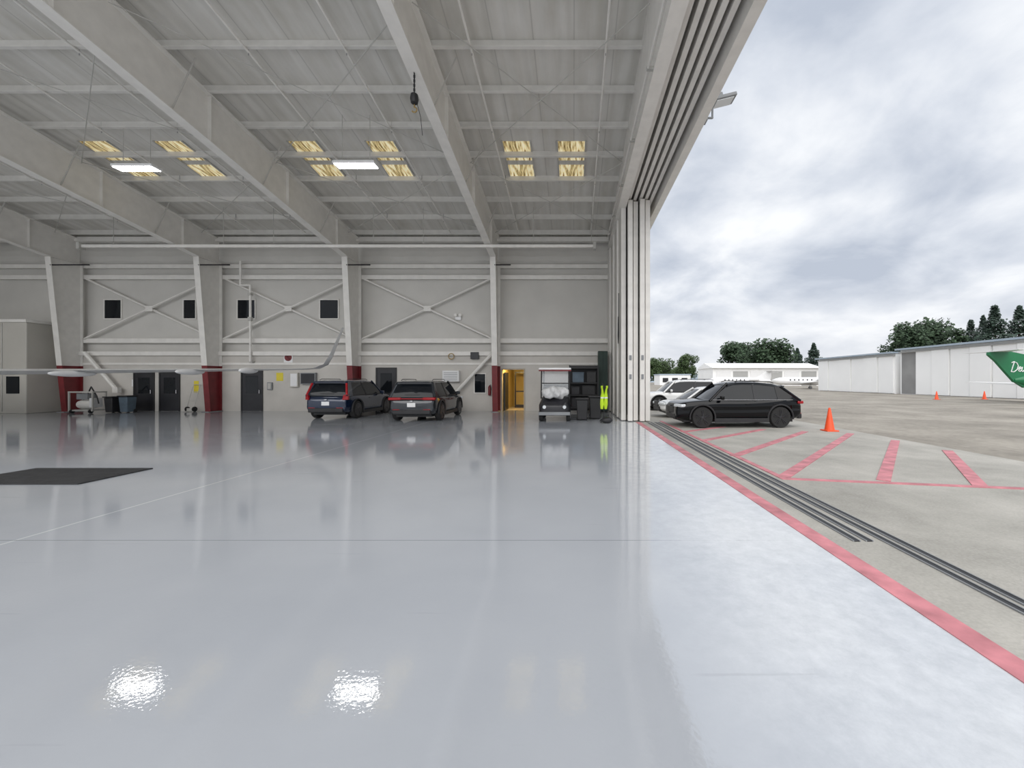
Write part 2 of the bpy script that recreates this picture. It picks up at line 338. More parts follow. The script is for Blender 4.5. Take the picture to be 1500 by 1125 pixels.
struct(MB().b2(2.60,2.80,-4,16.55,-.005,.006).build('trim_10','pink'),'faded red line along the hangar threshold')
def stripe(i,a,b,w=.2):
    a=Vector((a[0],a[1],0)); b=Vector((b[0],b[1],0)); d=(b-a).normalized(); nn=Vector((-d.y,d.x,0))*w/2
    q=[a-nn,b-nn,b+nn,a+nn]
    struct(MB().prism([(p.x,p.y) for p in q],'z',-.006,.003+.0004*i).build('trim_%d'%(i+1),'pink'),'faded red painted line on the concrete apron')
segs=[((3.75,17),(3.75,7.0)),((3.72,7.05),(8.9,6.1)),((3.7,13.4),(5.65,14.9)),((3.78,11.5),(6.76,14.1)),((3.7,9.14),(7.9,13.5)),((3.79,7.15),(9.1,13.0)),((5.4,6.9),(9.35,11.5)),((6.69,6.5),(9.3,9.85))]
for i,(a,b) in enumerate(segs): stripe(i+10,a,b,.2 if i>1 else .12)
for i,(x,y0) in enumerate([(3.08,4.3),(3.22,4.3),(3.40,-4),(3.54,-4)]):
    o=MB().b2(x-.03,x+.03,y0,16.5,-.005,.004).build('door_track','black')
    for e in (-1,1): MB().b2(min(x+e*.03,x+e*.042),max(x+e*.03,x+e*.042),y0,16.5,-.005,.010).build('steel_edge','grey',o)
    tag(o,['innermost dark floor track beside the threshold line','second dark floor track from the threshold line','third dark floor track running the full threshold','outermost dark floor track nearest the apron'][i],'door track','floor tracks of the sliding doors')

# ------------------------------------------------------------------ portal frames
FX=[-4.3,-12.2,-20.1,-28.0]
nm=['nearest the open door','behind the dark blue car','beside the riser pipe and black doors','at the far left']
def zb(y): return 8.35+.165*(21.1-y)
for X,w in zip(FX,nm):
    t=thing('portal_frame','white tapered steel portal frame with red column base, %s'%w,'steel frame',(X,21.9,0),'portal frames')
    def yf(z): return 21.8-.7*z/8.35
    zr=2.55
    def seg_col(z0,z1):
        m=MB()
        m.prism([(YW-.04,z0),(YW-.04,z1),(yf(z1),z1),(yf(z0),z0)],'x',X-.012,X+.012)
        m.hexa([(X-.15,yf(z0)-.03,z0),(X+.15,yf(z0)-.03,z0),(X+.15,yf(z0),z0),(X-.15,yf(z0),z0),(X-.15,yf(z1)-.03,z1),(X+.15,yf(z1)-.03,z1),(X+.15,yf(z1),z1),(X-.15,yf(z1),z1)])
        m.b2(X-.15,X+.15,YW-.04,YW-.01,z0,z1)
        return m
    seg_col(zr,8.33).build('column','steel',t)
    seg_col(0.03,zr).build('column_base','red',t)['label']='dark red painted column base'
    MB().b2(X-.2,X+.2,21.6,YW-.01,0,.03).build('base_plate','grey',t)
    m=MB(); yt=21.1
    tz=lambda y: zd(y)-.28
    m.prism([(YW-.05,tz(YW-.05)),(YW-.05,8.37),(yt,8.37),(Y0,zb(Y0)+.02),(Y0,tz(Y0))],'x',X-.012,X+.012)
    def strip(ya,za,yb,zb_,th=.035,hw=.17):
        m.hexa([(X-hw,ya,za),(X+hw,ya,za),(X+hw,yb,zb_),(X-hw,yb,zb_),(X-hw,ya,za+th),(X+hw,ya,za+th),(X+hw,yb,zb_+th),(X-hw,yb,zb_+th)])
    strip(yt,8.35,Y0,zb(Y0)); strip(YW-.05,tz(YW-.05)-.035,Y0,tz(Y0)-.035)
    m.b2(X-.15,X+.15,yt,YW-.05,8.34,8.37)
    m.build('rafter','steel',t)
    for y in (20.3,16.8,13.2,9.2):
        MB().b2(X-.13,X+.13,y-.01,y+.01,zb(y)+.04,tz(y)-.04).build('stiffener','steel',t)
    for y in (19.0,15.5,12.0):
        for sx in (-.75,.75): MB().tube((X,y,zb(y)+.05),(X+sx,y,zd(y)-.2),.022,6).build('flange_brace','steel_grey',t)
    MB().tube((X+.1,yt,7.9),(X+.75,22.3,8.25),.035,6).build('knee_brace','dark',t)
ys=[21.9-1.46*i for i in range(13)]
for y in ys:
    z=zd(y)
    m=MB(); m.b2(XL,2.02,y-.012,y+.012,z-.27,z-.005).b2(XL,2.02,y+.012,y+.09,z-.03,z-.016).b2(XL,2.02,y-.09,y-.012,z-.27,z-.25).b2(XL,2.02,y-.1,y-.09,z-.27,z-.23)
    tag(m.build('roof_purlin','purlin'),'long white horizontal roof purlin under the insulation','roof purlin','roof purlins')
for X,lab in [(-3.0,'white pipe under the roof, right bay left side'),(.95,'white pipe under the roof nearest the door header'),(-6.7,'white pipe under the roof, middle bay right side'),(-9.6,'white pipe under the roof, middle bay left side'),(-14.6,'white pipe under the roof beside the left bay skylights'),(-17.4,'white pipe under the roof, left bay left side'),(-23.5,'leftmost white pipe under the roof')]:
    zz=lambda y: zd(y)-.34
    o=thing('sprinkler_pipe',lab,'pipe',(X,12,zz(12)),'roof sprinkler pipes')
    MB().tube((X,21.6,zz(21.6)),(X,Y0,zz(Y0)),.035,8).build('pipe','steel',o,smooth=True)
    for y in (20.4,17.5,14.6,11.7,8.7):
        MB().tube((X,y,zz(y)-.09),(X,y,zz(y)+.33),.014,6).build('sprinkler_head','chrome',o)
for i,(xa,xb) in enumerate([(-4.2,1.98),(-12.1,-4.4),(-20.0,-12.3),(-27.9,-20.2)]):
    for ya,yb in [(21.3,16.1),(16.1,10.3)]:
        o=thing('rod_brace','crossed thin tie rods under the %s, %s'%(['right roof bay','middle roof bay','left roof bay','far left roof bay'][i],'near the back wall' if ya>20 else 'nearer the camera'),'tie rod',((xa+xb)/2,(ya+yb)/2,zd((ya+yb)/2)-.45),'roof tie rods')
        MB().tube((xa,ya,zd(ya)-.47),(xb,yb,zd(yb)-.47),.016,6).build('rod','steel_grey',o)
        MB().tube((xa,yb,zd(yb)-.43),(xb,ya,zd(ya)-.43),.016,6).build('rod','steel_grey',o)
sk=[(-2.25,'yellowed skylight panel in the right bay, left of two'),(-.08,'yellowed skylight panel in the right bay, right of two'),(-7.6,'yellowed skylight in the middle bay, right of the lamp'),(-10.65,'yellowed skylight in the middle bay, left of the lamp'),(-15.9,'yellowed skylight in the left bay, right of the lamp'),(-18.85,'yellowed skylight in the left bay, left of the lamp')]
for X,lab in sk:
    o=thing('skylight',lab,'skylight',(X,16.7,zd(16.7)),'roof skylights')
    def slab(m,x0,x1,a,b,lo,hi):
        return m.hexa([(x0,a,zd(a)+lo),(x1,a,zd(a)+lo),(x1,b,zd(b)+lo),(x0,b,zd(b)+lo),(x0,a,zd(a)+hi),(x1,a,zd(a)+hi),(x1,b,zd(b)+hi),(x0,b,zd(b)+hi)])
    for a,b in [(15.55,16.55),(16.85,17.85)]:
        slab(MB(),X-.53,X+.53,a,b,-.03,.01).build('panel','skylight',o)
    for sx in (-.56,.56): slab(MB(),X+sx-.03,X+sx+.03,15.5,17.9,-.05,0).build('frame','steel_grey',o)
for X,Y,Z,lab in [(-16.1,14.6,9.6,'bright white strip lamp hanging between the left skylights'),(-7.85,14.3,9.55,'bright white strip lamp hanging between the middle skylights')]:
    o=thing('high_bay_lamp',lab,'ceiling lamp',(X,Y,Z),'lit ceiling lamps')
    MB().box((X,Y,Z),(1.5,.42,.1)).build('housing','white',o,bevel=.02)
    MB().box((X,Y,Z-.06),(1.42,.34,.02)).build('diffuser','led',o)
    for s in (-.5,.5): MB().tube((X+s,Y,Z+.05),(X+s,Y,zd(Y)-.02),.012,6).build('hanger','steel_grey',o)
o=thing('hanging_rail','long white rail hanging across the bays near the back wall','hanging rail',(-12,19.8,8.45))
MB().b2(-24.6,1.05,19.74,19.86,8.38,8.52).build('rail','steel',o)
for x in (-23,-17.5,-15,-10,-7.5,-2,.9): MB().tube((x,19.8,8.52),(x,19.8,zd(19.8)-.02),.014,6).build('hanger','steel_grey',o)
for x in (1.05,-24.62): MB().b2(x-.07,x+.07,19.65,19.95,8.28,8.62).build('end_stop','steel_grey',o)
o=thing('chain_hoist','dark chain hoist with hook hanging from the rafter','hoist',(-4.3,10.7,10.05))
ch=MB(); z=10.06
for i in range(9):
    ch.box((-4.3,10.7,z-.04),(.05 if i%2 else .02,.02 if i%2 else .05,.075)); z-=.06
ch.build('chain','black',o)
MB().lathe([(.02,9.5),(.09,9.47),(.11,9.35),(.09,9.24),(.03,9.2)],(-4.3,10.7,0)).build('hoist_block','black',o,smooth=True)
hk=MB(); pts=[(-4.3,10.7,9.2)]+[(-4.3+.07*math.sin(a),10.7,9.06+.07*math.cos(a)) for a in [0,.6,1.2,1.8,2.4,3.0,3.6,4.2]]
hk.path(pts,.018); hk.build('hook','brass',o,smooth=True)
pc=MB(); pc.path([(-4.25,10.72,9.3),(-4.15,10.75,8.9),(-4.1,10.75,8.4)],.008,6); pc.build('pull_chain','black',o)

for i,(a,b) in enumerate([(-12.0,-4.6),(-19.9,-12.5),(-27.8,-20.4)]):
    o=thing('wall_cross_brace','white crossed diagonal braces on the back wall, %s'%['between lit doorway column and third column','bay with the riser pipe','leftmost windowed bay'][i],'brace',((a+b)/2,22.5,5.8),'back wall braces')
    for s in (0,1):
        x0,x1=(a,b) if s==0 else (b,a)
        MB().tube((x0,22.5+.06*s,4.1),(x1,22.5+.06*s,7.55),.06,6).build('diagonal','steel',o)
    MB().box(((a+b)/2,22.48,5.82),(.4,.03,.3)).build('gusset','steel',o)
for a,b,lab in [((-4.55,22.2,3.25),(-6.7,22.2,.95),'short white diagonal strut left of the lit doorway column'),((-27.4,22.2,3.3),(-25.6,22.2,1.2),'short white diagonal strut right of the far left column')]:
    tag(MB().tube(a,b,.1,8).box(b,(.3,.2,.3)).build('diagonal_strut','steel'),lab,'strut','wall struts')

# ------------------------------------------------------------------ stacked hangar door leaves
for i in range(5):
    x0=2.06+.246*i; y0=16.6+[.45,.1,.25,0,.12][i]; x1=x0+.195
    o=thing('hangar_door_leaf','tall white hangar door leaf in the stack, %s'%['innermost','second from the inside','middle one','second from the apron side','outermost next to the apron'][i],'hangar door',(x0+.1,y0+2.8,0),'stacked door leaves')
    MB().b2(x0+.03,x1-.03,y0+.03,22.3,.08,9.33).build('panel','wall',o)
    for ya_,yb_ in ((y0,y0+.16),(18.35,18.5),(20.15,20.35),(22.1,22.3)):
        MB().b2(x0-(.05 if i==0 and ya_!=y0 else 0),x1,ya_,yb_,.05,9.36).build('stile','steel',o)
    MB().b2(x0+.01,x1-.01,y0+.01,22.29,.03,.25).build('bottom_rail','steel',o)
    MB().b2(x1,x1+.05,y0+.3,y0+.36,.05,9.3).build('seal','black',o)
    if i==0:
        for y in (18.52,20.37): MB().b2(x0+.005,x0+.03,y,y+.16,.3,9.15).build('seam_seal','black',o)
    for y in (y0+.4,21.8): MB().lathe([(.02,-.04),(.075,-.04),(.075,.04),(.02,.04)],((x0+x1)/2,y,.075),'x',14).build('bottom_roller','grey',o)
    if i in(1,3):
        for z in (1.9,2.7): MB().b2(x0+.05,x1-.05,y0-.03,y0,z-.1,z+.1).build('latch_plate','grey',o)
cb=MB(); cb.path([(2.0,17.5,5.6),(2.0,17.52,4.3),(2.01,17.6,3.7),(2.0,17.7,3.4),(2.0,17.8,3.7),(2.01,17.75,4.6)],.018,6)
tag(cb.build('hanging_cable','black',smooth=True),'dark looped cable hanging on the innermost door leaf','cable')

o=thing('floodlight','grey outdoor floodlight on an arm outside the door header','floodlight',(3.78,11.4,9.35))
MB().box((3.8,11.4,9.35),(.06,.25,.35)).build('bracket','grey',o)
MB().path([(3.8,11.4,9.3),(4.0,11.4,9.3),(4.0,11.4,9.72)],.03).build('arm','grey',o)
MB().box((4.28,11.4,9.8),(.72,.42,.1),ry=-R(14)).box((4.1,11.4,9.84),(.3,.36,.14),ry=-R(14)).build('lamp_head','grey',o,bevel=.02)
MB().box((4.32,11.4,9.745),(.5,.34,.02),ry=-R(14)).build('lens','lamp_clear',o)

o=MB().b2(-10.6,-8.3,6.63,7.82,0,.02).build('floor_mat','mat_rubber',bevel=.006)
tag(o,'black rubber mat lying flat on the grey floor','floor mat')

# ------------------------------------------------------------------ aircraft wing
W=thing('aircraft_wing','long white jet wing with upturned winglet reaching in from the left','aircraft wing',(-24,16.5,2.1))
def foil(x,te,le,z,t,nx=0.0):
    c=le-te; nrm=Vector((nx,0,1)).normalized()
    pr=[(0,0),(.3,.3),(.7,.5),(.93,.33),(1,0),(.93,-.28),(.7,-.42),(.3,-.24)]
    return [Vector((x,te+c*u,z))+nrm*(w*t) for u,w in pr]
MB().loft([foil(-34,13.2,18.0,2.02,.4),foil(-28,14.8,18.1,2.08,.33),foil(-22,16.0,18.2,2.14,.24),foil(-16,17.0,18.4,2.21,.14),foil(-12.4,17.7,18.4,2.26,.08),foil(-11.75,17.9,18.4,2.3,.07,-.3)]).build('wing','white',W,smooth=True)
MB().loft([foil(-11.75,17.9,18.4,2.3,.07,-.3),foil(-11.4,18.05,18.42,2.48,.06,-1),foil(-11.2,18.13,18.44,2.85,.05,-2.5),foil(-10.75,18.4,18.55,4.2,.03,-3)]).build('winglet','white',W,smooth=True)
for x,y,z,l in [(-20.6,16.3,2.02,.8),(-16.4,16.95,2.11,.65),(-14.2,17.3,2.17,.5)]:
    MB().ball((x,y,z),(.15,l,.13)).build('flap_fairing','white',W,smooth=True)
MB().tube((-27.5,16.5,1.98),(-27.5,16.5,.35),.07).lathe([(.08,-.12),(.33,-.12),(.36,0),(.33,.12),(.08,.12)],(-27.5,16.5,.355),'x',20).build('landing_gear','grey',W,smooth=True)

# ------------------------------------------------------------------ cars
def bool_cut(o,cutters):
    for c in cutters:
        b=o.modifiers.new('cut','BOOLEAN'); b.object=c; b.operation='DIFFERENCE'; b.solver='EXACT'
    bpy.context.view_layer.update()
    dg=bpy.context.evaluated_depsgraph_get(); me=bpy.data.meshes.new_from_object(o.evaluated_get(dg))
    mats=[m for m in o.data.materials]; o.modifiers.clear(); o.data=me
    me.materials.clear()
    for m in mats: me.materials.append(m)
    me.polygons.foreach_set('material_index',[0]*len(me.polygons))
    me.polygons.foreach_set('use_smooth',[True]*len(me.polygons)); me.set_sharp_from_angle(angle=R(35))
    for c in cutters: bpy.data.objects.remove(c)
def car(name,label,paint,L,Wd,H,loc,rz,style,rim='rim',group=None,belt=.61):
    t=thing(name,label,'car',(0,0,0),group)
    hw=Wd/2; zbelt=H*belt; sed=(style=='sedan'); cp=(style=='coupe_suv')
    r=-L/2; f=L/2
    def ringp(y,zb_,zt,w):
        h=[(0,zb_),(.8*w,zb_),(.95*w,zb_+.08),(w,zb_+.32*(zt-zb_)),(.975*w,zb_+.55*(zt-zb_)),(.99*w,zb_+.74*(zt-zb_)),(.94*w,zt-.03),(.84*w,zt),(0,zt+.015)]
        return [Vector((x,y,z)) for x,z in h]+[Vector((-x,y,z)) for x,z in h[-2:0:-1]]
    hood=zbelt-.02
    if sed: st=[(r,.42,.78,.76),(r+.1,.32,.96,.88),(r+.5,.24,zbelt+.02,.97),(r+1.2,.2,zbelt,1)]
    elif cp: st=[(r,.5,.86,.78),(r+.06,.36,zbelt-.06,.87),(r+.22,.3,zbelt+.05,.94),(r+.6,.24,zbelt+.08,.99),(r+1.3,.22,zbelt+.03,1)]
    else: st=[(r,.46,.80,.80),(r+.06,.34,zbelt-.12,.89),(r+.18,.3,zbelt,.94),(r+.5,.24,zbelt+.02,.985),(r+1.2,.22,zbelt+.0,1)]
    if sed: st+=[(0,.2,zbelt-.02,1),(f-1.5,.2,hood-.0,1),(f-1.0,.22,hood-.03,.985),(f-.5,.25,hood-.09,.95),(f-.16,.3,hood-.18,.86),(f,.38,hood-.30,.72)]
    else: st+=[(0,.22,zbelt-.02,.985),(f-1.5,.22,hood+.03,1),(f-1.0,.22,hood+.01,.99),(f-.45,.25,hood-.04,.96),(f-.13,.28,hood-.10,.90),(f-.02,.32,hood-.20,.82),(f,.40,hood-.34,.76)]
    b=MB(); b.loft([ringp(y,a,c,w*hw) for y,a,c,w in st])
    body=b.build('body',paint,t,sub=2)
    wr=.375*H/1.65; ya=r+.19*L; yb=f-.195*L
    cut=[]
    for y in (ya,yb):
        c=MB(); c.tube((-hw-.3,y,wr),(hw+.3,y,wr),wr+.05,28); cut.append(c.build('cutter_tmp',paint))
    bool_cut(body,cut)
    MB().b2(-hw+.28,hw-.28,r+.3,f-.3,.2,zbelt-.15).build('underbody','black',t)
    wb=.93*hw; wt=.70*hw; zt=H-.045
    if sed: rb,rt,fb,ft=r+.5,r+1.5,f-1.2,f-2.05
    elif cp: rb,rt,fb,ft=r+.12,r+.80,f-1.2,f-1.95
    else: rb,rt,fb,ft=r+.10,r+.42,f-1.2,f-1.95
    zg=zbelt-.05; d=ft-rt
    zrear=zt-(.11 if cp else (.06 if sed else .03))
    prof=[(rb,zg+.03),(lerp(rb,rt,.55),lerp(zg,zrear,.55)+.03),(rt,zrear-.01),(rt+.12*d,lerp(zrear,zt,.35)+.02),(rt+.4*d,zt),(rt+.7*d,zt+.015),(rt+.9*d,zt-.005),(ft,zt-.06),(lerp(ft,fb,.5),lerp(zt,zg,.5)+.015),(fb,zg+.03)]
    def wk(z): return lerp(wb,wt,min(1,max(0,(z-zg)/(zt-zg))))
    gr=[]
    for y,z in prof:
        w=wk(z); zz=max(zg+.015,z-.05)
        gr.append([(-wb,y,zg),(-wk(zz),y,zz),(-w*.85,y,z),(0,y,z+.02),(w*.85,y,z),(wk(zz),y,zz),(wb,y,zg)])
    MB().loft(gr).build('window_glass','glass_dark',t,smooth=True)
    def sp(s,y0,y1,k,off=.012):
        return Vector((s*(lerp(wb,wt,k)+off),lerp(y0,y1,k),lerp(zg,zt,k)))
    rr_=[]
    rp=[(rt-.07,zrear-.035)]+prof[2:8]+[(ft+.06,zt-.10)]
    for y,z in rp:
        w=wk(z-.06)
        rr_.append([(-w-.02,y,z-.075),(-w*.94,y,z-.015),(-w*.78,y,z+.018),(0,y,z+.035),(w*.78,y,z+.018),(w*.94,y,z-.015),(w+.02,y,z-.075),(w*.8,y,z-.06),(-w*.8,y,z-.06)])
    MB().loft(rr_).build('roof',paint,t,smooth=True)
    for s in (-1,1):
        MB().tube(sp(s,fb,ft,.0,-.01),sp(s,fb,ft,.97,-.01),.045,8).build('front_pillar',paint,t,smooth=True)
        kr=(zrear-zg)/(zt-zg)-.04
        ra=sp(s,rb,rb,0,-.02); rb2=Vector((s*(wk(zrear-.05)-.01),rt,lerp(zg,zt,kr)))
        MB().tube(ra,rb2,.06,8).build('rear_pillar',paint,t,smooth=True)
        q0,q1=(.25,.12) if sed else ((.85,.22) if cp else (.42,.30))
        o_=Vector((-s*.03,0,0))
        kk=kr
        def sq(y,k): return Vector((s*(lerp(wb,wt,k)+.012),y,lerp(zg,zt,k)))
        a,b_,c,d_=sq(rb,0),sq(rb+q0,0),sq(rt+q1,kk),sq(rt,kk)
        MB().hexa([a,b_,c,d_,a+o_,b_+o_,c+o_,d_+o_]).build('quarter_panel',paint,t)
        ym0=lerp(rb,fb,.5); ym1=lerp(rt,ft,.52)
        a,b_,c,d_=sp(s,ym0-.04,ym1-.04,0),sp(s,ym0+.04,ym1+.04,0),sp(s,ym0+.04,ym1+.04,.93),sp(s,ym0-.04,ym1-.04,.93)
        MB().hexa([a,b_,c,d_,a+o_,b_+o_,c+o_,d_+o_]).build('centre_pillar','black',t)
        MB().tube(sp(s,rb+.3,rb+.3,.06,.012),sp(s,fb-.1,fb-.1,.06,.012),.014,6).build('sill_trim','black' if not (sed or cp) else 'chrome',t)
        MB().box((s*(hw+.09),fb-.4,zbelt+.07),(.2,.12,.14)).build('mirror',paint,t,bevel=.03)
        for y in (ym0-.75,ym0+.28):
            MB().box((s*(hw*.975+.005),y,zbelt-.17),(.03,.2,.03)).build('door_handle',paint,t,bevel=.008)
        MB().b2(s*hw-.02 if s>0 else -hw-.012,s*hw+.012 if s>0 else -hw+.02,ya+wr+.05,yb-wr-.05,.21,.36).build('sill_cladding','black',t,bevel=.01)
        if not sed:
            for y in (ya,yb):
                MB().path([(s*(hw*.985),y+(wr+.08)*math.cos(a_),wr+(wr+.08)*math.sin(a_)) for a_ in [R(q) for q in range(-8,189,14)]],.035,6).build('arch_trim','black',t,smooth=True)
        if style=='tall_lights':
            MB().hexa([(s*.74*hw,r+.0,zbelt-.2),(s*.95*hw,r+.09,zbelt-.2),(s*.95*hw,r+.2,zbelt-.2),(s*.74*hw,r+.2,zbelt-.2),(s*.80*hw,r+.02,zbelt+.02),(s*.955*hw,r+.1,zbelt+.02),(s*.955*hw,r+.2,zbelt+.02),(s*.80*hw,r+.2,zbelt+.02)]).tube((s*.9*hw,r+.1,zbelt),(s*.77*hw,r+.30,zt-.12),.05,6).build('tail_light','tail_red',t)
        elif sed:
            MB().box((s*.72*hw,r+.13,zbelt-.12),(.42,.2,.16)).build('tail_light','tail_red',t,bevel=.03)
        else:
            MB().box((s*.70*hw,r+.12,zbelt-.10),(.50*hw,.22,.11)).build('tail_light','tail_red',t,bevel=.03)
        MB().box((s*.72*hw,f-.2,hood-.2),(.42,.34,.11),rz=-s*R(28)).build('headlight','lamp_clear',t,bevel=.03)
        MB().box((s*.62*hw,r+.02,.52),(.28,.04,.04)).build('reflector','tail_red',t)
    if style in('bar','coupe_suv'):
        MB().box((0,r+.045,zbelt-.10),(.95*hw,.07,.04)).build('light_bar','tail_red',t)
    MB().box((0,r+.05,.42),(1.55*hw,.16,.2)).build('rear_bumper','black',t,bevel=.04)
    MB().box((0,f-.08,.42),(1.3*hw,.16,.22)).build('front_bumper','black',t,bevel=.04)
    MB().box((0,f-.03,.64),(.9*hw,.08,.26)).build('grille','black',t,bevel=.03)
    MB().box((0,r+.004,.72 if not sed else .62),(.34,.03,.17)).build('licence_plate','plate',t)
    MB().box((0,r+.0,zbelt-.2),(.12,.03,.06)).build('badge','chrome',t,bevel=.01)
    if not sed:
        MB().box((0,rt-.1,zrear-.02),(1.8*wt,.28,.05)).build('spoiler',paint,t,bevel=.02)
        for s in (-1,1):
            MB().path([(s*(wt-.05),rt+.2,H-.06 if cp else H-.02),(s*(wt-.05),rt+.35,H+.0 if cp else H+.03),(s*(wt-.05),ft-.45,H+.03),(s*(wt-.05),ft-.3,H-.02)],.015,6).build('roof_rail','black',t)
    MB().box((0,lerp(rb,rt,.12)-.015,lerp(zg,zt,.12)+.03),(.6,.02,.02)).build('rear_wiper','black',t)
    for y in (ya,yb):
        for s in (-1,1):
            xc=s*(hw-.115)
            w=MB().lathe([(wr*.68,-.11),(wr*.94,-.115),(wr,-.08),(wr,.08),(wr*.94,.115),(wr*.68,.11)],(xc,y,wr),'x',28).build('wheel','rubber',t,smooth=True)
            xo=xc+s*.09
            MB().lathe([(wr*.05,-.01),(wr*.70,-.012),(wr*.70,.012),(wr*.64,.016),(wr*.64,.004),(wr*.05,.004)],(xo,y,wr),'x',28).build('rim','black',w)
            rr=MB()
            for k in range(5):
                for dd in (-.14,.14):
                    a=2*math.pi*k/5+dd+.3; a2=2*math.pi*k/5+dd*.6+.3
                    rr.tube((xo+s*.02,y+wr*.12*math.cos(a2),wr+wr*.12*math.sin(a2)),(xo+s*.022,y+wr*.68*math.cos(a),wr+wr*.68*math.sin(a)),.02,6)
            rr.lathe([(.005,-s*.02),(wr*.17,-s*.02),(wr*.15,s*.02),(.005,s*.025)],(xo+s*.01,y,wr),'x',14)
            rr.lathe([(wr*.64,-.004),(wr*.73,-.004),(wr*.73,.02),(wr*.64,.02)],(xo+s*.008,y,wr),'x',28)
            rr.build('spokes',rim,w)
    t.location=loc; t.rotation_euler=(0,0,rz)
    return t
car('parked_car','dark blue compact SUV with tall red tail lights beside the third column','paint_blue',4.55,1.98,1.78,(-10.95,19.75,0),0,'tall_lights')
car('parked_car','dark grey SUV parked rear outward, right of the blue car','paint_grey',4.6,2.04,1.76,(-6.78,18.75,0),R(1),'bar')
car('parked_car','black SUV parked side on outside the hangar by the orange cone','paint_black',4.72,1.95,1.70,(6.12,15.45,0),R(92),'coupe_suv')
car('parked_car','low white sedan parked between the black SUV and the white SUV','paint_white',4.6,1.85,1.44,(6.3,19.2,0),R(91),'sedan','rim_silver')
car('parked_car','tall white SUV parked outside, furthest in the row','paint_white',4.8,1.95,1.78,(6.4,23.8,0),R(91),'suv','rim_silver')

# ------------------------------------------------------------------ utility cart with canopy
def cart(loc):
    t=thing('utility_cart','small black utility cart with pale canopy right of the lit doorway','utility cart')
    b=MB()
    def rg(y,w,z0,z1): return [Vector(p) for p in ((-w,y,z0),(w,y,z0),(w,y,z0+.6*(z1-z0)),(.8*w,y,z1),(-.8*w,y,z1),(-w,y,z0+.6*(z1-z0)))]
    b.loft([rg(-1.15,.46,.3,.66),rg(-1.05,.60,.26,.82),rg(-.75,.68,.24,.98),rg(-.45,.68,.24,1.05)]).build('front_cowl','dark',t,bevel=.04)
    MB().b2(-.66,.66,-.5,1.15,.24,.36).build('floor_pan','black',t)
    MB().b2(-.64,.64,.25,1.15,.36,.72).build('rear_body','dark',t,bevel=.04)
    MB().b2(-.56,.56,.2,.75,.72,.84).build('seat','black',t,bevel=.04)
    MB().box((0,.85,1.2),(1.2,.12,.75),rx=-R(8)).build('backrest','black',t,bevel=.04)
    for x in (-.6,.6):
        MB().tube((x,-.55,.95),(x,-.35,2.2),.03).build('canopy_post','black',t)
        MB().tube((x,.95,.7),(x,.95,2.2),.03).build('canopy_post','black',t)
    MB().b2(-.70,.70,-.62,1.1,2.2,2.29).build('canopy','white',t,bevel=.03)
    MB().b2(-.70,.70,-.66,-.62,2.14,2.2).build('canopy_rim','red',t,bevel=.01)
    MB().hexa([(-.58,-.54,1.05),(.58,-.54,1.05),(.58,-.525,1.05),(-.58,-.525,1.05),(-.58,-.36,2.15),(.58,-.36,2.15),(.58,-.345,2.15),(-.58,-.345,2.15)]).build('windshield','clear',t)
    MB().tube((-.58,-.45,1.62),(.58,-.45,1.62),.02).build('windshield_bar','black',t)
    MB().tube((.25,-.35,.8),(.25,-.1,1.12),.02).build('steering_column','black',t)
    MB().b2(-.66,.66,-1.22,-1.14,.28,.42).build('bumper','grey',t,bevel=.02)
    for s in (-1,1):
        MB().lathe([(.01,-.02),(.07,-.02),(.08,.01),(.01,.03)],(s*.42,-1.13,.62),'y',14).build('headlight','lamp_clear',t)
        for y in (-.75,.75):
            w=MB().lathe([(.1,-.09),(.22,-.09),(.235,-.05),(.235,.05),(.22,.09),(.1,.09)],(s*.58,y,.235),'x',20).build('wheel','rubber',t,smooth=True)
            MB().lathe([(.01,-.03),(.13,-.03),(.13,.03),(.01,.03)],(s*.65,y,.235),'x',14).build('hub','grey',w)
    t.location=loc; return t
cart((-.80,17.75,0))
cl=MB(); cl.ball((-.78,16.9,1.22),(.54,.28,.26),4)
for v in cl.bm.verts:
    n_=math.sin(v.co.x*13+v.co.z*9)*.04+math.sin(v.co.y*17+v.co.x*7)*.035+math.sin(v.co.x*29-v.co.z*21)*.015
    v.co+= (v.co-Vector((-.78,16.9,1.22))).normalized()*n_
tag(cl.build('cloth_bundle','cloth',smooth=True),'crumpled pale cloth bundle lying on the cart cowl','cloth')

def wheelie(loc,label,m='black',s=1.0,rz=0):
    t=thing('waste_bin',label,'waste bin',(0,0,0),'waste bins')
    def rr(w,d,z): return [Vector((x*w/2*s,y*d/2*s,z*s)) for x,y in ((-1,-1),(1,-1),(1,1),(-1,1))]
    MB().loft([rr(.42,.42,.04),rr(.5,.52,.9)]).build('bin_body',m,t,bevel=.03)
    MB().box((0,-.02*s,.94*s),(.56*s,.6*s,.07*s)).build('lid','black',t,bevel=.02)
    MB().tube((-.2*s,.31*s,.9*s),(.2*s,.31*s,.9*s),.02*s).build('handle','black',t)
    for x in (-.2,.2): MB().lathe([(.01,-.03),(.1*s,-.03),(.1*s,.03),(.01,.03)],(x*s,.2*s,.1*s),'x',16).build('wheel','rubber',t)
    t.location=loc; t.rotation_euler=(0,0,rz); return t
wheelie((.38,17.4,0),'black wheeled waste bin right of the canopy cart')
wheelie((.98,17.9,0),'larger black wheeled bin left of the yellow safety vest','black',1.08)
wheelie((-24.9,21.4,0),'dark waste bin near the machine, left of two','black',.9)
wheelie((-24.2,21.5,0),'dark bin with bluish body near the black doors','bin_blue',.95)
t=thing('shelf_rack','black shelf rack with boxes behind the wheeled bins','shelf',(.6,21.2,0))
for x in (-.2,1.3):
    for y in (20.9,21.5): MB().b2(x-.03,x+.03,y-.03,y+.03,0,2.55).build('post','black',t)
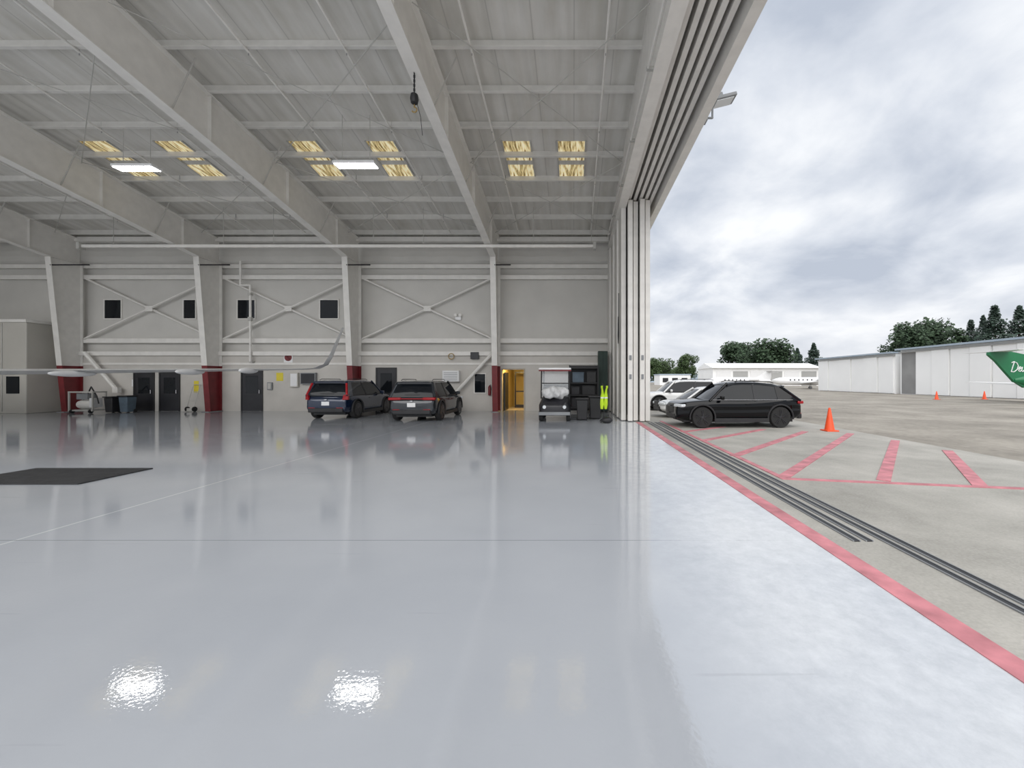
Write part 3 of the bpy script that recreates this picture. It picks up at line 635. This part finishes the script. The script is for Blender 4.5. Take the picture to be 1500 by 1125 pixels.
for z in (.3,.95,1.6,2.4): MB().b2(-.22,1.32,20.88,21.52,z-.03,z+.03).build('shelf_board','black',t)
MB().b2(-.22,1.32,21.53,21.56,.1,2.55).build('back_panel','black',t)
for x,z,w,h,mm in [(.15,.335,.5,.5,'dark'),(.85,.335,.6,.42,'black'),(.1,.985,.45,.45,'dark'),(.8,.985,.7,.5,'black'),(.25,1.635,.6,.55,'bin_blue'),(.95,1.635,.5,.6,'black')]:
    tag(MB().b2(x-w/2,x+w/2,20.95,21.45,z,z+h).b2(x-w/2-.015,x+w/2+.015,20.93,21.47,z+h-.06,z+h-.02).build('storage_box',mm,bevel=.015),'%s storage box on the %s shelf of the black rack, %s side'%({'dark':'dark','black':'black','bin_blue':'blue grey'}[mm],{.335:'bottom',.985:'middle',1.635:'upper'}[z],'left' if x<.6 else 'right'),'box','boxes on the rack')
t=thing('tall_locker','tall dark green locker in the corner by the stacked doors','locker',(1.62,21.9,0))
MB().b2(1.36,1.88,21.65,22.2,.06,3.35).build('body','darkgreen',t,bevel=.01)
MB().b2(1.38,1.615,21.63,21.65,.1,3.3).build('door','darkgreen',t); MB().b2(1.625,1.86,21.63,21.65,.1,3.3).build('door','darkgreen',t)
MB().tube((1.59,21.6,1.4),(1.59,21.6,1.6),.015).build('handle','chrome',t)
MB().b2(1.4,1.84,21.7,22.15,0,.06).build('plinth','black',t)
t=thing('coat_stand','thin black stand with feet beside the stacked doors','stand',(1.28,16.6,0))
MB().tube((1.28,16.6,.05),(1.28,16.6,1.56),.02).build('pole','black',t)
for a in (0,2.1,4.2): MB().tube((1.28,16.6,.16),(1.28+.3*math.cos(a),16.6+.3*math.sin(a),.02),.022).build('foot','black',t)
MB().tube((1.12,16.6,1.46),(1.44,16.6,1.46),.015).build('cross_bar','black',t)
t=thing('safety_vest','bright yellow safety vest draped over the thin stand','safety vest',(1.28,16.55,1.0))
for s in (-1,1):
    m=MB(); rows=[]
    for z,xi,xo in [(.55,.03,.13),(.75,.0,.155),(.95,.015,.15),(1.12,.0,.14),(1.22,.02,.12),(1.36,.05,.12),(1.46,.07,.155),(1.52,.06,.14)]:
        rows.append([(1.28+.03*(z-1)+s*lerp(xi,xo,k/4),16.53-.05*math.sin(k/4*3.1)-.015*math.sin(z*14+k),z) for k in range(5)]+[(1.28+.03*(z-1)+s*lerp(xo,xi,k/4),16.66+.03*math.sin(k/4*3.1),z) for k in range(5)])
    m.loft(rows); m.build('vest_panel','hivis',t,smooth=True)
    MB().box((1.28+s*.08,16.485,1.02),(.14,.03,.05)).build('reflective_band','lamp_clear',t)
t=thing('tote_bag','black bag lying on the floor below the safety vest','bag',(1.32,16.15,0))
MB().ball((1.36,16.1,.13),(.24,.16,.13)).build('bag_body','black',t,smooth=True)
MB().path([(1.25,16.05,.2),(1.3,16.05,.33),(1.42,16.05,.33),(1.47,16.05,.2)],.014).build('strap','black',t)

# ------------------------------------------------------------------ things along the back wall
t=thing('storage_enclosure','beige panelled enclosure standing at the far left wall','enclosure',(-31.4,21.6,0))
MB().b2(-34.5,-28.75,20.8,22.4,.0,4.8).build('body','beige',t,bevel=.03)
MB().b2(-34.55,-28.7,20.75,22.45,4.8,4.95).build('top_rim','steel',t)
for x in (-33.0,-31.5,-30.0): MB().b2(x-.02,x+.02,20.77,20.8,.1,4.75).build('seam','steel_grey',t)
MB().b2(-29.75,-29.1,20.76,20.8,1.05,1.95).build('dark_window','glass_dark',t)
t=thing('service_machine','grey metal service machine with tanks in a frame by the wall','machine',(-26.1,21.3,0))
m=MB()
for x in (-26.75,-25.5):
    for y in (21.0,21.6): m.b2(x-.03,x+.03,y-.03,y+.03,.1,1.1)
for z in (.15,1.12):
    m.b2(-26.78,-25.47,20.965,21.035,z-.035,z+.035).b2(-26.78,-25.47,21.565,21.635,z-.035,z+.035).b2(-26.79,-26.71,21,21.6,z-.03,z+.03).b2(-25.54,-25.46,21,21.6,z-.03,z+.03)
m.build('frame','steel_grey',t)
MB().lathe([(.03,-26.6),(.2,-26.52),(.24,-26.4),(.24,-25.85),(.2,-25.72),(.03,-25.65)],(0,21.3,.45),'x',18).build('tank','steel',t,smooth=True)
MB().b2(-26.5,-25.9,21.1,21.5,.72,1.05).build('motor_box','grey',t,bevel=.02)
MB().path([(-26.0,21.2,1.0),(-25.7,21.1,1.4),(-25.4,21.1,.9),(-25.3,21.1,.5)],.03).build('hose','black',t,smooth=True)
for x in (-26.6,-25.6): MB().lathe([(.01,-.04),(.1,-.04),(.1,.04),(.01,.04)],(x,21.0,.1),'x',14).build('wheel','rubber',t)
MB().b2(-25.75,-25.55,21.05,21.5,.3,.8).build('control_panel','white',t,bevel=.01)

t=thing('riser_pipe','white vertical sprinkler riser pipe on the wall with an upper bend','pipe',(-18.2,22.35,0))
MB().path([(-18.2,22.3,2.8),(-18.2,22.3,7.1),(-18.75,22.3,7.1),(-18.75,22.3,8.45)],.06,10).build('pipe','steel',t,smooth=True)
MB().box((-18.2,22.3,5.2),(.18,.18,.22)).build('valve','steel_grey',t,bevel=.02)
MB().box((-18.2,22.3,6.6),(.2,.2,.14)).build('valve','steel_grey',t,bevel=.02)
MB().b2(-18.3,-18.1,22.3,22.5,2.76,2.84).build('bracket','steel_grey',t)
t=thing('emergency_light','white twin head emergency light on the wall between columns','emergency light',(-6.6,22.7,5.35))
MB().box((-6.6,22.70,5.3),(.34,.1,.2)).build('housing','white',t,bevel=.02)
for s in (-1,1): MB().lathe([(.04,22.66),(.09,22.62),(.09,22.55),(.02,22.54)],(-6.6+s*.13,0,5.47),'y',14).build('lamp_head','steel',t)
def wallbox(name,label,cat,px0,px1,py0,py1,m,dep=.14,face=None,grp=None):
    s=F/22.45
    x0,x1=(px0-VX)/s,(px1-VX)/s; z1,z0=EYE+(VY-py0)/s,EYE+(VY-py1)/s
    t=thing(name,label,cat,((x0+x1)/2,YW,z0),grp)
    MB().b2(x0,x1,YW-dep,YW+.001,z0,z1).build('box',m,t,bevel=min(.012,dep*.15))
    if face: MB().b2(x0+.05,x1-.05,YW-dep-.012,YW-dep,z0+.05,z1-.05).build('cover',face,t)
    return t
wallbox('electrical_box','pale electrical box on the wall beside the yellow sign','electrical box',426,438,546,567,'beige',.15,'white')
wallbox('electrical_box','dark grey electrical panel just left of the dark blue car','electrical box',442,464,546,563,'grey',.18,'dark')
wallbox('electrical_box','small grey switch box right of the black door by the riser','electrical box',392,399,560,571,'grey',.1,'steel_grey')
wallbox('wall_sign','yellow warning sign on the lower wall','wall sign',404,414,546,558,'yellow',.015)
wallbox('wall_sign','small yellow sign left of the red column base','wall sign',283,290,558,575,'yellow',.015)
wallbox('wall_sign','small white notice beside the black door pair','wall sign',192,199,556,566,'white',.015)
t=wallbox('no_smoking_sign','white round prohibition sign with red ring on the lower wall','wall sign',415,428,516,531,'white',.015)
tx=t.location.x; tz_=t.location.z+.29
rg=MB(); rg.lathe([(.16,-.008),(.21,-.008),(.21,0),(.16,0)],(tx,YW-.016,tz_),'y',20); rg.box((tx,YW-.02,tz_),(.34,.008,.04),ry=R(45)); rg.build('red_ring','red',t)
t=wallbox('air_unit','white louvred air unit on the wall above the grey SUV','air unit',650,674,543,559,'white',.3)
for k in range(5): MB().box((t.location.x,YW-.31,t.location.z+.1+.1*k),(.75,.03,.02)).build('louvre','grey',t)
wallbox('wall_fitting','dark fittings box on the wall rail right of the column','wall box',690,702,516,526,'dark',.2)
hs=MB(); hs.path([(-6.9+.16*math.cos(a),22.36,3.1+.16*math.sin(a)) for a in [i*.5 for i in range(14)]],.025,6)
tag(hs.build('hose_coil','brass',smooth=True),'brown coiled hose hung on the wall ledge above the air unit','hose')
t=thing('fire_extinguisher','red fire extinguisher hung left of the lit doorway','fire extinguisher',(-4.75,22.4,1.0))
MB().lathe([(.02,.9),(.08,.9),(.085,1.0),(.085,1.35),(.04,1.44),(.02,1.46)],(-4.75,22.415,0)).build('cylinder','red',t,smooth=True)
MB().path([(-4.75,22.4,1.45),(-4.68,22.36,1.5),(-4.64,22.34,1.2)],.014).build('hose','black',t)
t=thing('hand_truck','grey tilted hand truck against the wall left of the red column','hand truck',(-21.3,22.1,0))
for x in (-21.5,-21.1):
    MB().path([(x,22.0,.15),(x,22.4,1.5)],.02).build('rail','steel_grey',t)
    MB().lathe([(.01,-.03),(.14,-.03),(.14,.03),(.01,.03)],(x,22.05,.14),'x',14).build('wheel','rubber',t)
for p,q in (((22.4,1.5),.02),((22.15,.6),.015),((22.28,1.1),.015)): MB().tube((-21.5,)+p,(-21.1,)+p,q).build('cross_bar','steel_grey',t)
MB().b2(-21.52,-21.08,21.75,21.97,.02,.04).b2(-21.5,-21.1,21.97,22.0,.02,.2).build('toe_plate','steel_grey',t)

# ------------------------------------------------------------------ outdoors
def cone(x,y,h,label):
    t=thing('traffic_cone',label,'traffic cone',(x,y,0),'orange traffic cones')
    s=h/.78
    MB().lathe([(.165*s,.03*s),(.15*s,.05*s),(.035*s,.76*s),(.02*s,.78*s)],(x,y,0),seg=20).build('cone_body','orange',t,smooth=True)
    MB().b2(x-.2*s,x+.2*s,y-.2*s,y+.2*s,-.01,.035*s).build('base','orange',t,bevel=.01)
cone(8.86,13.7,.8,'orange traffic cone right of the black SUV, largest in view')
cone((1372-VX)/F*36,36,.75,'small distant orange cone in front of the white hangars, left one')
cone((1442-VX)/F*36.5,36.5,.75,'small distant orange cone near the green jet tail')

# hangar row: the fronts run parallel to this hangar's depth
HX=41.5; HY=67.4
def hangar(t0,t1,h,label,npan,gap=None):
    ya,yb=HY-t0,HY-t1
    o=thing('aircraft_hangar',label,'hangar',(HX,(ya+yb)/2,0),'white hangars across the ramp')
    MB().b2(HX+.3,HX+14,yb,ya,-.02,h).build('body','hangar_white',o)
    MB().b2(HX-.35,HX+14.1,yb-.1,ya+.15,h,h+.2).build('roof_fascia','bluegrey',o)
    w=(t1-t0-.3)/npan
    for i in range(npan):
        a=t0+.15+i*w
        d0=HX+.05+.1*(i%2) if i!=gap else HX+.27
        MB().b2(d0,HX+.3,HY-(a+w-.06),HY-(a+.06),.05,h-.35).build('door_panel','bay_shade' if i==gap else 'hangar_white',o)  # gap panel is dark grey: open-bay shade put into its colour
    MB().b2(HX,HX+.3,yb,ya,h-.35,h-.2).build('door_rail','hangar_grey',o)
hangar(0,16.0,5.25,'white hangar with panelled doors left of the taller one across the ramp',6)
hangar(16.8,32.6,5.55,'taller white hangar with one dark open bay at the right edge across the ramp',7,0)
o=thing('distant_building','long low white building behind the parked jets','building',(60,127,0))
MB().b2(44,78,125,140,-.02,5.6).build('body','hangar_white',o); MB().prism([(124,5.6),(141,5.6),(132,7.4)],'x',43.6,78.4).build('roof','hangar_white',o)
for i in range(6): MB().b2(45+5.4*i,49.6+5.4*i,124.8,125,0,4.6).build('door_panel','hangar_grey' if i%2==1 else 'white',o)
o=thing('distant_building','small flat grey building left of the long white one','building',(36,142,0))
MB().b2(31,42,142,152,-.02,3.6).build('body','hangar_white',o); MB().b2(30.8,42.2,141.8,152.2,3.6,4.0).build('roof','bluegrey',o)
for i in range(3): MB().b2(32+3.4*i,34+3.4*i,141.9,142,1,2.6).build('window','dark',o)

def jet(label,loc,rz,green=False,sc=1.0):
    t=thing('business_jet',label,'jet',(0,0,0),'parked business jets')
    if green: tail=[(.75,-3.2),(.45,-4.6),(.14,-5.5)]
    else: tail=[(.75,-4),(.45,-5.8),(.12,-6.9)]
    MB().lathe([(.02,7.0),(.35,6.7),(.62,6.1),(.85,5.2),(.9,4),(.9,-2.2)]+tail,(0,0,1.75),'x',20).build('fuselage','white',t,smooth=True)
    zt=3.82 if green else 4.06
    for s in (-1,1):
        MB().loft([[(1.2,s*.6,1.2),(-1.6,s*.6,1.2),(-1.6,s*.6,1.4),(1.2,s*.6,1.42)],[(-1.3,s*6.8,1.55),(-2.3,s*6.8,1.55),(-2.3,s*6.8,1.6),(-1.3,s*6.8,1.62)]]).build('wing','white',t)
        ex=0 if not green else 1.2
        MB().lathe([(.25,ex-2.2),(.38,ex-2.4),(.38,ex-3.6),(.25,ex-4.3)],(0,s*1.25,2.15),'x',16).build('engine','white',t,smooth=True)
        MB().b2(ex-3.6,ex-2.6,min(s*.7,s*1.2),max(s*.7,s*1.2),2.1,2.2).build('pylon','white',t)
        MB().loft([[(-5.9,0,zt),(-7.3,0,zt),(-7.3,0,zt+.06),(-5.9,0,zt+.06)],[(-6.9,s*2.1,zt+.02),(-7.5,s*2.1,zt+.02),(-7.5,s*2.1,zt+.06),(-6.9,s*2.1,zt+.06)]]).build('tailplane','white',t)
        MB().tube((-1,s*1.3,1.3),(-1,s*1.3,.3),.06).lathe([(.05,-.1),(.27,-.1),(.27,.1),(.05,.1)],(-1,s*1.3,.27),'y',14).build('main_gear','grey',t)
        for k in range(6): MB().ball((-1.2+.85*k,s*.86,2.02),(.16,.05,.2),2).build('cabin_window','dark',t)
    MB().tube((5,0,1.0),(5,0,.3),.05).lathe([(.05,-.08),(.22,-.08),(.22,.08),(.05,.08)],(5,0,.22),'y',14).build('nose_gear','grey',t)
    if not green:
        MB().prism([(-3.6,2.35),(-6.1,4.1),(-7.3,4.1),(-6.5,1.95),(-5.0,1.95)],'y',-.09,.09).build('tail_fin','white',t)
    else:
        MB().prism([(-2.4,2.35),(-3.4,2.9),(-4.6,3.6),(-5.8,3.84),(-7.4,3.80),(-7.42,3.6),(-6.9,3.15),(-6.1,2.25),(-5.6,1.7),(-4.8,1.2),(-4.0,1.3)],'y',-.10,.10).build('tail_fin','green',t)
        MB().lathe([(.77,-3.2),(.47,-4.6),(.15,-5.55)],(0,0,1.75),'x',20).build('tail_cone','green',t,smooth=True)
        strokes=[[(.12,1.0),(.05,.5),(0,.02),(.3,.0),(.58,.25),(.62,.6),(.42,.9),(.1,1.04),(-.15,.92)],
                 [(.68,.22),(.9,.3),(.96,.45),(.84,.52),(.72,.35),(.76,.1),(.92,.04),(1.06,.16)],
                 [(1.08,.5),(1.06,.14),(1.18,.02),(1.32,.14),(1.38,.5),(1.38,.12),(1.5,.03)],
                 [(1.86,.46),(1.72,.52),(1.66,.36),(1.84,.22),(1.8,.04),(1.58,.06)]]
        m=MB()
        for sk_ in strokes:
            m.path([(-5.82+.7*(u+.2*v),-.115,2.36+.72*v) for u,v in sk_],.032,6)
        m.build('tail_lettering','white',t,smooth=True)
    MB().ball((5.6,0,2.15),(.5,.55,.32),2).build('cockpit_glass','dark',t,smooth=True)
    t.location=loc; t.rotation_euler=(0,0,rz); t.scale=(sc,)*3
    return t
jet('white jet with green tail carrying white script at the right edge',(37.75,29.0,0),0,True)
jet('distant white jet parked leftmost before the low building',(35,84,0),R(165),sc=.9)
jet('distant white jet parked in the middle before the low building',(45,100,0),R(198),sc=.9)
jet('distant white jet parked nearest the white hangars',(48,82,0),R(155),sc=.9)

def tree(label,x,y,h,w,m,kind='round',cnt=5200,z0=.25):
    t=thing('tree',label,'tree',(x,y,0),'trees beyond the airfield')
    MB().tube((x,y,-.1),(x,y,h*.75),h*.025,8,h*.01).build('trunk','trunk',t)
    V=[];Fc=[]; rnd=random.Random(int(x*13+y*7))
    lobes=[(rnd.uniform(-.62,.62)*w/2,rnd.uniform(-.5,.5)*w/2,rnd.uniform(z0+.05,.84)*h,rnd.uniform(.30,.5)) for _ in range(22)]+[(rnd.uniform(-.25,.25)*w/2,0,h-.2*w,.42) for _ in range(2)]
    q=max(.22,w*.03)
    for i in range(cnt):
        if kind=='round':
            lx,ly,lz,lr=rnd.choice(lobes); a=rnd.uniform(0,6.283); b=math.acos(rnd.uniform(-1,1)); rr=lr*w*.5*rnd.uniform(.5,1.0)
            p=Vector((lx+rr*math.sin(b)*math.cos(a),ly+rr*math.sin(b)*math.sin(a),min(h,lz+rr*.85*math.cos(b))))
        else:
            k=rnd.random()**.75; zz=lerp(h,h*.1,k); rad=w*.5*min(1,k*1.6+.06)*(.55+.45*((zz*6/h)%1)); a=rnd.uniform(0,6.283); rad*=rnd.uniform(.3,1)
            p=Vector((rad*math.cos(a),rad*math.sin(a),zz-.12*rad+rnd.uniform(-.2,.2)))
        u=Vector((rnd.uniform(-1,1),rnd.uniform(-1,1),rnd.uniform(-1,1))).normalized(); v=u.orthogonal().normalized()
        b0=len(V); c=p
        V+= [c+u*q,c+v*q*.7,c-u*q,c-v*q*.7]; Fc.append((b0,b0+1,b0+2,b0+3))
    me=bpy.data.meshes.new('foliage'); me.from_pydata([tuple(v) for v in V],[],Fc); me.materials.append(M[m])
    o=bpy.data.objects.new('foliage',me); COL.objects.link(o); o.parent=t
def tp(px,ytop,Y): return (px-VX)/F*Y, Y, EYE+(VY-ytop)/F*Y
for px,yt,Y,wpx,m,kd,lab in [
 (1322,470,78,66,'leaf1','round','dark broad tree behind the white hangars, left of a close pair'),
 (1366,463,94,92,'leaf1','round','largest dark broad tree behind the white hangars'),
 (1403,480,79,34,'leaf1','round','small dark tree right of the largest broad tree'),
 (1422,468,110,48,'leaf3','conifer','narrow conifer, leftmost of the conifers at the right'),
 (1457,447,83,68,'leaf3','conifer','tallest conifer rising above the right hangar'),
 (1493,448,100,64,'leaf3','conifer','conifer at the right edge of the view'),
 (1440,462,126,46,'leaf3','conifer','slim conifer just left of the tallest one'),
 (1084,499,178,66,'leaf1','round','broad tree above the low white building, left one'),
 (1122,493,156,76,'leaf1','round','broad tree above the low white building, right one'),
 (1168,510,160,34,'leaf3','conifer','small pointed tree left of the near hangar roof'),
 (1192,502,170,38,'leaf3','conifer','taller pointed tree over the near hangar roof edge'),
 (966,525,178,46,'leaf2','round','green tree next to the edge of the stacked doors'),
 (1006,517,166,38,'leaf2','round','lighter green tree between door stack and grey building'),
 (986,538,200,36,'leaf2','round','low green tree between the two left trees')]:
    x,y,h=tp(px,yt,Y); tree(lab,x,y,h,wpx/F*Y,m,kd)
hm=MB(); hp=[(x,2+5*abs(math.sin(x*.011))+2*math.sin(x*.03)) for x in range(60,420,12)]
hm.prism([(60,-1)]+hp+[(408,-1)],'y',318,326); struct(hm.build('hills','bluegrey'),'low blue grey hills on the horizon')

# ------------------------------------------------------------------ world and light
w=bpy.data.worlds.new('overcast'); SC.world=w; w.use_nodes=True; nt=w.node_tree; L=nt.links; bg=nt.nodes['Background']
tc=nd(nt,'ShaderNodeTexCoord'); sp=nd(nt,'ShaderNodeSeparateXYZ'); L.new(tc.outputs['Generated'],sp.inputs[0])
mx=nd(nt,'ShaderNodeMath',operation='MAXIMUM'); L.new(sp.outputs[2],mx.inputs[0]); mx.inputs[1].default_value=.0
ad=nd(nt,'ShaderNodeMath',operation='ADD'); L.new(mx.outputs[0],ad.inputs[0]); ad.inputs[1].default_value=.32
dx=nd(nt,'ShaderNodeMath',operation='DIVIDE'); L.new(sp.outputs[0],dx.inputs[0]); L.new(ad.outputs[0],dx.inputs[1])
dy=nd(nt,'ShaderNodeMath',operation='DIVIDE'); L.new(sp.outputs[1],dy.inputs[0]); L.new(ad.outputs[0],dy.inputs[1])
cb_=nd(nt,'ShaderNodeCombineXYZ'); L.new(dx.outputs[0],cb_.inputs[0]); L.new(dy.outputs[0],cb_.inputs[1])
n1=nd(nt,'ShaderNodeTexNoise'); n1.inputs['Scale'].default_value=2.4; n1.inputs['Detail'].default_value=8; n1.inputs['Roughness'].default_value=.52; n1.inputs['Distortion'].default_value=.25
L.new(cb_.outputs[0],n1.inputs['Vector'])
cr=nd(nt,'ShaderNodeValToRGB'); e=cr.color_ramp.elements
e[0].position=.34; e[0].color=(.48,.53,.62,1); e[1].position=.66; e[1].color=(.90,.92,.95,1); q=e.new(.5); q.color=(.67,.71,.78,1)
L.new(n1.outputs['Fac'],cr.inputs['Fac'])
mr=nd(nt,'ShaderNodeMapRange'); mr.inputs[1].default_value=.0; mr.inputs[2].default_value=.2; mr.inputs[3].default_value=.7; mr.inputs[4].default_value=0; L.new(sp.outputs[2],mr.inputs[0])
mi=nd(nt,'ShaderNodeMixRGB'); L.new(mr.outputs[0],mi.inputs[0]); L.new(cr.outputs[0],mi.inputs[1]); mi.inputs[2].default_value=(.84,.85,.87,1)
L.new(mi.outputs[0],bg.inputs['Color']); bg.inputs['Strength'].default_value=1.1
s=bpy.data.lights.new('overcast_sun','SUN'); s.energy=2.7; s.angle=R(75); s.color=(1,.97,.93)
so=bpy.data.objects.new('overcast_sun',s); COL.objects.link(so); so.location=(10,-20,30)
so.rotation_euler=Vector((.06,.68,-.72)).to_track_quat('-Z','Y').to_euler()

cam=bpy.data.cameras.new('camera'); co=bpy.data.objects.new('camera',cam); COL.objects.link(co)
co.location=(0,0,EYE); co.rotation_euler=(R(90),0,0)
cam.sensor_width=36
cam.lens=F/1500*36; cam.shift_x=(750-VX)/1500; cam.shift_y=-(562.5-VY)/1500; cam.clip_end=800; cam.clip_start=.05
SC.camera=co
